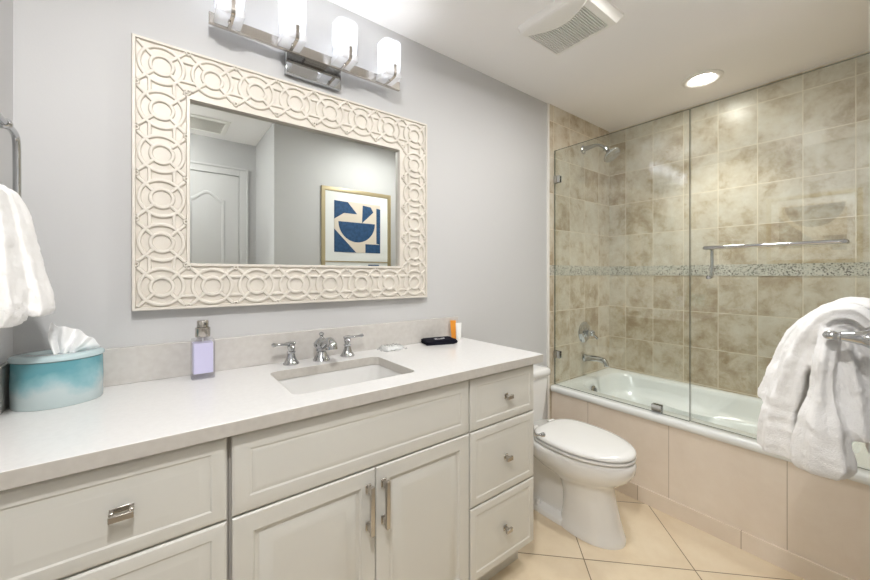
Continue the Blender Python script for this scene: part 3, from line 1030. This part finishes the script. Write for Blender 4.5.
for z in (.80, 1.90):
    finish('hinge', clamp(YS + .012, YS + .045, z - .04, z + .04), M['chrome'], dr, bevel=.0015)

# ------------------------------------------------------------------ toilet
TX = 1.728
to = thing('toilet', (TX, -.4, 0), 'white elongated toilet with closed lid between the vanity and the bathtub', 'toilet')
prof = [(0.0005, .118, -.708, -.40), (.022, .118, -.708, -.40), (.032, .113, -.702, -.41), (.10, .106, -.682, -.42), (.18, .103, -.662, -.42), (.235, .106, -.652, -.40),
        (.262, .124, -.664, -.34), (.288, .150, -.698, -.28), (.315, .170, -.730, -.24), (.345, .181, -.748, -.20), (.375, .184, -.754, -.16), (.391, .182, -.751, -.14), (.398, .176, -.745, -.14)]
bm = loft(bmesh.new(), [egg(TX, w, yf, yb, z) for z, w, yf, yb in prof])
finish('bowl', bm, M['porcelain'], to, smooth=True, angle=80)
# trapway and tank support behind the pedestal
bm = loft(bmesh.new(), [rrect(TX - w, TX + w, yf, yb, z, .03) for z, w, yf, yb in ((0.0005, .112, -.46, -.03), (.022, .112, -.46, -.03), (.032, .104, -.46, -.035), (.040, .066, -.46, -.05), (.20, .066, -.44, -.05), (.27, .09, -.40, -.04), (.31, .12, -.36, -.03), (.36, .142, -.30, -.025))])
finish('trapway', bm, M['porcelain'], to, smooth=True, angle=60)
tk = [(.352, .132, -.160), (.40, .148, -.168), (.50, .165, -.172), (.60, .178, -.175), (.656, .184, -.176)]
bm = loft(bmesh.new(), [rrect(TX - w, TX + w, yf, -.020, z, .035) for z, w, yf in tk])
finish('tank', bm, M['porcelain'], to, smooth=True, angle=60)
bm = loft(bmesh.new(), [rrect(TX - w, TX + w, yf, -.012, z, .032) for z, w, yf in ((.6565, .184, -.178), (.662, .192, -.186), (.685, .194, -.188), (.697, .190, -.184), (.703, .178, -.172), (.705, .14, -.14))])
finish('tank_lid', bm, M['porcelain'], to, smooth=True, angle=60)
def slab_egg(loops):
    return loft(bmesh.new(), [egg(TX, w, yf, yb, z) for z, w, yf, yb in loops])
finish('seat', slab_egg([(.4045, .166, -.733, -.275), (.407, .182, -.750, -.270), (.415, .182, -.750, -.270), (.4175, .172, -.740, -.275)]), M['seat'], to, smooth=True, angle=70)
finish('lid', slab_egg([(.4235, .166, -.733, -.278), (.426, .182, -.750, -.272), (.436, .182, -.750, -.272), (.443, .175, -.742, -.280), (.448, .152, -.71, -.30), (.451, .10, -.64, -.36), (.452, .03, -.54, -.46)]), M['seat'], to, smooth=True, angle=70)
for x, y, z in ((TX - .08, -.58, 0), (TX + .08, -.58, 0), (TX - .11, -.35, 0), (TX + .11, -.35, 0)):
    finish('bumper', B(x - .012, x + .012, y - .008, y + .008, .3982, .4045), M['water_black'], to)
    finish('bumper', B(x - .012, x + .012, y - .008, y + .008, .4176, .4234), M['water_black'], to)
for s in (-1, 1):
    finish('lid_hinge', lathe(bmesh.new(), [(.011, -.022), (.012, 0), (.011, .022)], (TX + s * .075, -.258, .424), (1, 0, 0), 16), M['seat'], to, smooth=True)
    finish('bolt_cap', lathe(bmesh.new(), [(.015, .030), (.015, .044), (.011, .052), (.002, .055)], (TX + s * .088, -.29, 0), n=20), M['porcelain'], to, smooth=True)

# paper holder on the cabinet side
ph = thing('side_mounted_paper_holder', (1.288, -.48, .56), 'small chrome paper holder on the vanity side beside the toilet lid', 'paper holder')
finish('flange', lathe(bmesh.new(), [(.024, .0005), (.024, .006), (.014, .012), (.010, .018)], (1.2875, -.46, .600), (1, 0, 0), 22), M['chrome'], ph, smooth=True)
bm = bmesh.new()
tube(bm, spline([(1.300, -.46, .600), (1.345, -.462, .600), (1.362, -.465, .588), (1.366, -.468, .560), (1.372, -.475, .540), (1.39, -.482, .537), (1.40, -.49, .537)], 4), .006, 12)
lathe(bm, [(.004, -.012), (.009, -.008), (.011, 0), (.009, .008), (.003, .012)], (1.404, -.493, .537), (.8, -.6, 0), 16)
finish('arm', bm, M['chrome'], ph, smooth=True)

# ------------------------------------------------------------------ towel hardware
tb = thing('towel_bar', (1.36, YS, 1.15), 'chrome towel bar post on the near right wall under the big towel', 'towel bar')
ZR, YR = 1.148, YS + .070
for x in (1.112, 1.60):
    bm = lathe(bmesh.new(), [(.030, .0005), (.030, .006), (.022, .012), (.014, .028), (.0105, .045), (.0085, .056)], (x, YS, ZR), (0, 1, 0), 22)
    lathe(bm, [(.0075, .053), (.0095, .056), (.0075, .060), (.0095, .065), (.0098, .072), (.007, .079), (.002, .082)], (x, YS, ZR), (0, 1, 0), 22)
    finish('post', bm, M['chrome'], tb, smooth=True)
finish('rail', tube(bmesh.new(), [(1.112, YR, ZR), (1.60, YR, ZR)], .008, 14), M['chrome'], tb, smooth=True)

tr = thing('towel_ring', (XL, -.23, 1.62), 'chrome towel ring on the left wall holding a small towel', 'towel ring')
finish('post', lathe(bmesh.new(), [(.026, .0005), (.026, .006), (.014, .012), (.009, .03), (.012, .036), (.012, .050), (.008, .056), (.002, .058)], (XL, -.27, 1.618), (1, 0, 0), 22), M['chrome'], tr, smooth=True)
XR = -.278
ring = spline([(XR, -.27, 1.618), (XR, -.215, 1.617), (XR, -.191, 1.602), (XR, -.186, 1.55), (XR, -.186, 1.47), (XR, -.196, 1.435), (XR, -.24, 1.425), (XR, -.33, 1.425), (XR, -.385, 1.435),
               (XR, -.396, 1.47), (XR, -.396, 1.55), (XR, -.390, 1.602), (XR, -.365, 1.617), (XR, -.31, 1.618), (XR, -.27, 1.618)], 5)
finish('ring', tube(bmesh.new(), ring, .0075, 12), M['chrome'], tr, smooth=True)

# ------------------------------------------------------------------ towels
def lobe(bm, path, ax, n=44, pleat=.13, k=6, ph=0.0, hem=False):
    """soft fold: path = (x, y, z, half-thickness, half-width along ax), pleated along its length"""
    pts = spline(path, 8)
    A = Vector(ax)
    loops = []
    for i, p in enumerate(pts):
        a, b = pts[max(i - 1, 0)], pts[min(i + 1, len(pts) - 1)]
        d = Vector((b[0] - a[0], b[1] - a[1], b[2] - a[2])).normalized()
        w = (A - d * A.dot(d)).normalized()
        u = d.cross(w)
        c = Vector(p[:3])
        f = i / (len(pts) - 1)
        lp = []
        for q in range(n):
            t = 2 * PI * q / n
            cs, sn = math.cos(t), math.sin(t)
            m = 1 + pleat * math.sin(k * t + ph + .9 * f) * (1 - .5 * f)
            if hem and .66 < f < .86:
                m += .014 * math.sin((f - .66) / .2 * 6 * PI)
            lp.append(c + u * p[3] * m * math.copysign(abs(cs) ** .8, cs) + w * p[4] * m * math.copysign(abs(sn) ** .8, sn))
        loops.append(lp)
    loft(bm, loops)

def towel(name, bm, label, voxel=.0034, sm=3):
    o = finish(name, bm, M['terry'], smooth=True, angle=180)
    r = o.modifiers.new('cloth', 'REMESH')
    r.mode = 'VOXEL'
    r.voxel_size = voxel
    r.use_smooth_shade = True
    s = o.modifiers.new('soft', 'SMOOTH')
    s.factor = .5
    s.iterations = sm
    for nm, sc, st in (('wrinkle', .045, .010), ('pile', .006, .0022)):
        t = bpy.data.textures.new(nm, 'CLOUDS')
        t.noise_scale = sc
        d = o.modifiers.new(nm, 'DISPLACE')
        d.texture = t
        d.strength = st
        d.mid_level = .5
        d.texture_coords = 'GLOBAL'
    tag(o, label, 'towel')
    return o

X1 = (1, 0, 0)
bm = bmesh.new()
# outer sheet: over the rail and down the far, left side
lobe(bm, [(1.36, -1.462, 1.187, .022, .12), (1.36, -1.428, 1.192, .024, .12), (1.36, -1.390, 1.170, .025, .12), (1.35, -1.350, 1.122, .024, .12), (1.35, -1.319, 1.057, .021, .12), (1.34, -1.297, .990, .019, .12), (1.34, -1.288, .955, .018, .12)], X1, k=5, ph=.6)
# second sheet
lobe(bm, [(1.26, -1.455, 1.172, .022, .08), (1.25, -1.412, 1.175, .024, .09), (1.25, -1.378, 1.132, .027, .085), (1.24, -1.353, 1.055, .030, .08), (1.24, -1.337, .977, .035, .075), (1.24, -1.326, .899, .042, .07), (1.24, -1.323, .842, .043, .065)], X1, k=7, ph=1.9, hem=True)
# middle fold hanging from the end of the rail
lobe(bm, [(1.175, -1.414, 1.150, .016, .035), (1.155, -1.406, 1.085, .017, .04), (1.15, -1.403, 1.013, .024, .04), (1.14, -1.401, .948, .036, .045), (1.14, -1.400, .890, .047, .045), (1.14, -1.399, .862, .043, .042), (1.14, -1.399, .849, .034, .034)], X1, k=7, ph=.4, hem=True)
# folds swinging to the right, towards the wall
lobe(bm, [(1.20, -1.428, 1.150, .014, .04), (1.19, -1.436, 1.078, .022, .045), (1.185, -1.444, 1.015, .026, .045), (1.18, -1.447, .963, .030, .045), (1.18, -1.453, .932, .026, .04)], X1, k=6, ph=2.2)
lobe(bm, [(1.22, -1.452, 1.155, .016, .05), (1.22, -1.468, 1.086, .014, .05), (1.22, -1.472, 1.02, .012, .05), (1.22, -1.472, .90, .013, .045)], X1)
# crown over the rail
lobe(bm, [(1.20, -1.470, 1.165, .012, .045), (1.20, -1.445, 1.190, .016, .05), (1.20, -1.415, 1.186, .016, .05), (1.20, -1.392, 1.160, .015, .045), (1.205, -1.380, 1.12, .013, .04), (1.21, -1.374, 1.06, .013, .035)], X1, k=5)
towel('bath_towel', bm, 'large fluffy white towel bunched over the towel bar at right')

bm = bmesh.new()
Y1 = (0, 1, 0)
lobe(bm, [(-.304, -.26, 1.40, .010, .06), (-.300, -.26, 1.452, .010, .06), (-.280, -.26, 1.462, .012, .06), (-.264, -.25, 1.42, .014, .06), (-.252, -.245, 1.34, .016, .062), (-.240, -.235, 1.26, .018, .068), (-.229, -.23, 1.20, .018, .075), (-.227, -.23, 1.175, .012, .073)], Y1)
lobe(bm, [(-.276, -.30, 1.45, .012, .07), (-.272, -.31, 1.38, .018, .08), (-.268, -.315, 1.30, .022, .085), (-.262, -.32, 1.21, .024, .09), (-.262, -.32, 1.165, .016, .088)], Y1)
lobe(bm, [(-.300, -.26, 1.43, .010, .07), (-.302, -.27, 1.36, .012, .09), (-.302, -.28, 1.26, .014, .10), (-.302, -.28, 1.175, .012, .10)], Y1)
towel('hand_towel', bm, 'small white towel hanging in the chrome ring at left', .0035, 3)

# ------------------------------------------------------------------ things on the counter
tx, ty = -.217, -.108
tis = thing('tissue_box', (tx, ty, ZC), 'oval cloudy teal tissue box in the back left corner of the counter', 'tissue box')
def oval(rx, ry, z, n=48, rot=.25):
    out = []
    for k in range(n):
        a = 2 * PI * k / n
        x, y = rx * math.cos(a), ry * math.sin(a)
        out.append((tx + x, ty + y, z))
    return out
bm = loft(bmesh.new(), [oval(.087, .076, ZC + .0005), oval(.089, .078, ZC + .004), oval(.090, .079, ZC + .06), oval(.089, .078, ZC + .119)])
finish('body', bm, M['cloud'], tis, smooth=True, angle=50)
bm = loft(bmesh.new(), [oval(.089, .078, ZC + .1195), oval(.0925, .0815, ZC + .122), oval(.0925, .0815, ZC + .129), oval(.088, .077, ZC + .134), oval(.055, .040, ZC + .135), oval(.05, .035, ZC + .131)])
finish('rim', bm, M['cloud_lid'], tis, smooth=True, angle=50)
random.seed(4)
bm = bmesh.new()
rows = []
for j in range(11):
    v = j / 10
    row = []
    for i in range(19):
        u = i / 18 - .5
        spread = .022 + .046 * v - .034 * max(0, v - .5)
        x = tx + .016 + u * 2 * spread + .020 * v
        y = ty - .015 + (.012 * math.sin(u * 17 + 2.2 * v) + .006 * math.sin(u * 31 - 3 * v)) * (1 - .3 * v) + .010 * v * math.cos(u * 9)
        z = ZC + .132 + .062 * v * (1 - .7 * u - 1.2 * max(0, u) ** 1.5) + .003 * math.sin(u * 23) * v
        row.append(bm.verts.new((x, y, z)))
    rows.append(row)
for a, b in zip(rows, rows[1:]):
    for i in range(18):
        bm.faces.new((a[i], a[i + 1], b[i + 1], b[i]))
o = finish('tissue', bm, M['tissue'], tis, smooth=True, angle=180)
md = o.modifiers.new('thick', 'SOLIDIFY')
md.thickness = .0012
md = o.modifiers.new('sub', 'SUBSURF')
md.levels = md.render_levels = 2

bx, by = .117, -.076
bo = thing('soap_dispenser', (bx, by, ZC), 'square glass pump bottle of lilac liquid against the backsplash', 'soap bottle')
def sq(r, z, rr=.006, ry=None):
    ry = ry or r
    return rrect(bx - r, bx + r, by - ry, by + ry, z, rr, 4)
bm = loft(bmesh.new(), [sq(.031, ZC + .0005), sq(.033, ZC + .004), sq(.033, ZC + .122), sq(.030, ZC + .130), sq(.015, ZC + .134), sq(.014, ZC + .140)])
finish('bottle', bm, M['thin_glass'], bo, smooth=True, angle=40)
finish('liquid', loft(bmesh.new(), [sq(.028, ZC + .019, .004), sq(.028, ZC + .118, .004)]), M['lilac'], bo)
finish('pump_collar', lathe(bmesh.new(), [(.021, .137), (.022, .139), (.022, .166), (.020, .168), (.0165, .169)], (bx, by, ZC), n=28), M['nickel'], bo, smooth=True)
bm = lathe(bmesh.new(), [(.017, .1695), (.017, .188), (.015, .191), (.002, .192)], (bx, by, ZC), n=28)
pm = finish('pump_head', bm, M['nickel'], bo, smooth=True)
bm = lathe(bmesh.new(), [(.004, 0), (.004, .0175)], (bx, by, ZC + .181), (.35, -.94, 0), 12)
noz = finish('nozzle', bm, M['dark'], None, smooth=True)
noz.parent = pm
finish('dip_tube', tube(bmesh.new(), [(bx, by, ZC + .137), (bx + .004, by, ZC + .022)], .0018, 8), M['white_card'], bo)

sw = thing('wrapped_soap', (.865, -.075, ZC), 'clear wrapped soap bar on the counter right of the faucet', 'soap')
bm = loft(bmesh.new(), [rrect(.806 + d, .890 - d, -.103 + d, -.048 - d, ZC + z, .014, 5) for d, z in ((.004, .0006), (0, .004), (0, .010), (.006, .016))])
finish('soap_bar', bm, M['white_card'], sw, smooth=True, angle=50)
bm = bmesh.new()
vs = []
for i in range(13):
    r = []
    for j in range(8):
        x = .790 + .122 * i / 12
        y = -.112 + .072 * j / 7
        h = .020 if 1 < i < 11 and 0 < j < 7 else .004
        r.append(bm.verts.new((x, y, ZC + h + .004 * math.sin(i * 2.1 + j * 1.7))))
    vs.append(r)
for i in range(12):
    for j in range(7):
        bm.faces.new((vs[i][j], vs[i + 1][j], vs[i + 1][j + 1], vs[i][j + 1]))
finish('wrapper', bm, M['wrap'], sw, smooth=True, angle=180)

# folded black face cloth: two layers with a rounded fold towards the front
fc = thing('face_cloth', (1.13, -.09, ZC), 'folded black face cloth with white stitched mark on the counter end', 'face cloth')
bm = bmesh.new()
c, s = math.cos(-.30), math.sin(-.30)
def fpt(u, v, z):
    u *= 1.32
    return (1.116 + u * c - v * s, -.084 + u * s + v * c, ZC + z * .92)
prof = [(-.058, .001), (.050, .001), (.062, .006), (.065, .014), (.060, .023), (.048, .027), (-.050, .024), (-.060, .021), (-.062, .016), (-.045, .0135), (.045, .0145), (.045, .0125), (-.045, .0115), (-.062, .009)]
loft(bm, [[fpt(u + .003 * math.sin(9 * w), w * .047, z) for u, z in prof] for w in (-1, -.96, -.5, 0, .5, .96, 1)])
finish('cloth', bm, M['black_cloth'], fc, smooth=True, angle=60, bevel=.002)
bm = bmesh.new()
for v0, u0, L in ((-.020, -.020, .040), (-.010, -.022, .014), (-.006, .006, .016), (-.016, .0, .010)):
    loft(bm, [[fpt(u0 + t * L, v0 + o + .006 * t, .0265) for t in (0, .5, 1)] + [fpt(u0 + t * L, v0 + o + .003 + .006 * t, .0265) for t in (1, .5, 0)] for o in (0, .0001)])
    loft(bm, [[fpt(u0 + t * L, v0 + .006 * t, z) for t, z in ((0, .0255), (1, .0265), (1, .0285), (0, .0275))], [fpt(u0 + t * L, v0 + .003 + .006 * t, z) for t, z in ((0, .0255), (1, .0265), (1, .0285), (0, .0275))]])
finish('stitched_mark', bm, M['white_thread'], fc)

# small orange and white carton standing against the backsplash
ct = thing('toiletry_carton', (1.262, -.045, ZC), 'small orange and white toiletry carton at the counter end', 'carton')
bm = bmesh.new()
loft(bm, [[(1.238, -.038, ZC + .0005), (1.258, -.052, ZC + .0005), (1.262, -.046, ZC + .0005), (1.242, -.032, ZC + .0005)],
          [(1.230, -.036, ZC + .100), (1.256, -.051, ZC + .100), (1.262, -.045, ZC + .100), (1.236, -.030, ZC + .100)]])
finish('box', bm, M['orange'], ct, bevel=.001)
bm = bmesh.new()
loft(bm, [[(1.262, -.0545, ZC + .0005), (1.289, -.0545, ZC + .0005), (1.289, -.0535, ZC + .0005), (1.262, -.0535, ZC + .0005)],
          [(1.258, -.0545, ZC + .089), (1.293, -.0545, ZC + .089), (1.293, -.0535, ZC + .089), (1.258, -.0535, ZC + .089)]])
finish('tube', loft(bmesh.new(), [[(1.263 + r * 1.15 * math.cos(2 * PI * k / 20), -.066 + q * math.sin(2 * PI * k / 20), ZC + z) for k in range(20)]
                                  for z, r, q in ((.0005, .012, .010), (.012, .013, .011), (.016, .014, .011), (.06, .016, .008), (.088, .018, .0015))]), M['white_card'], ct, smooth=True, angle=60)
bm.free()
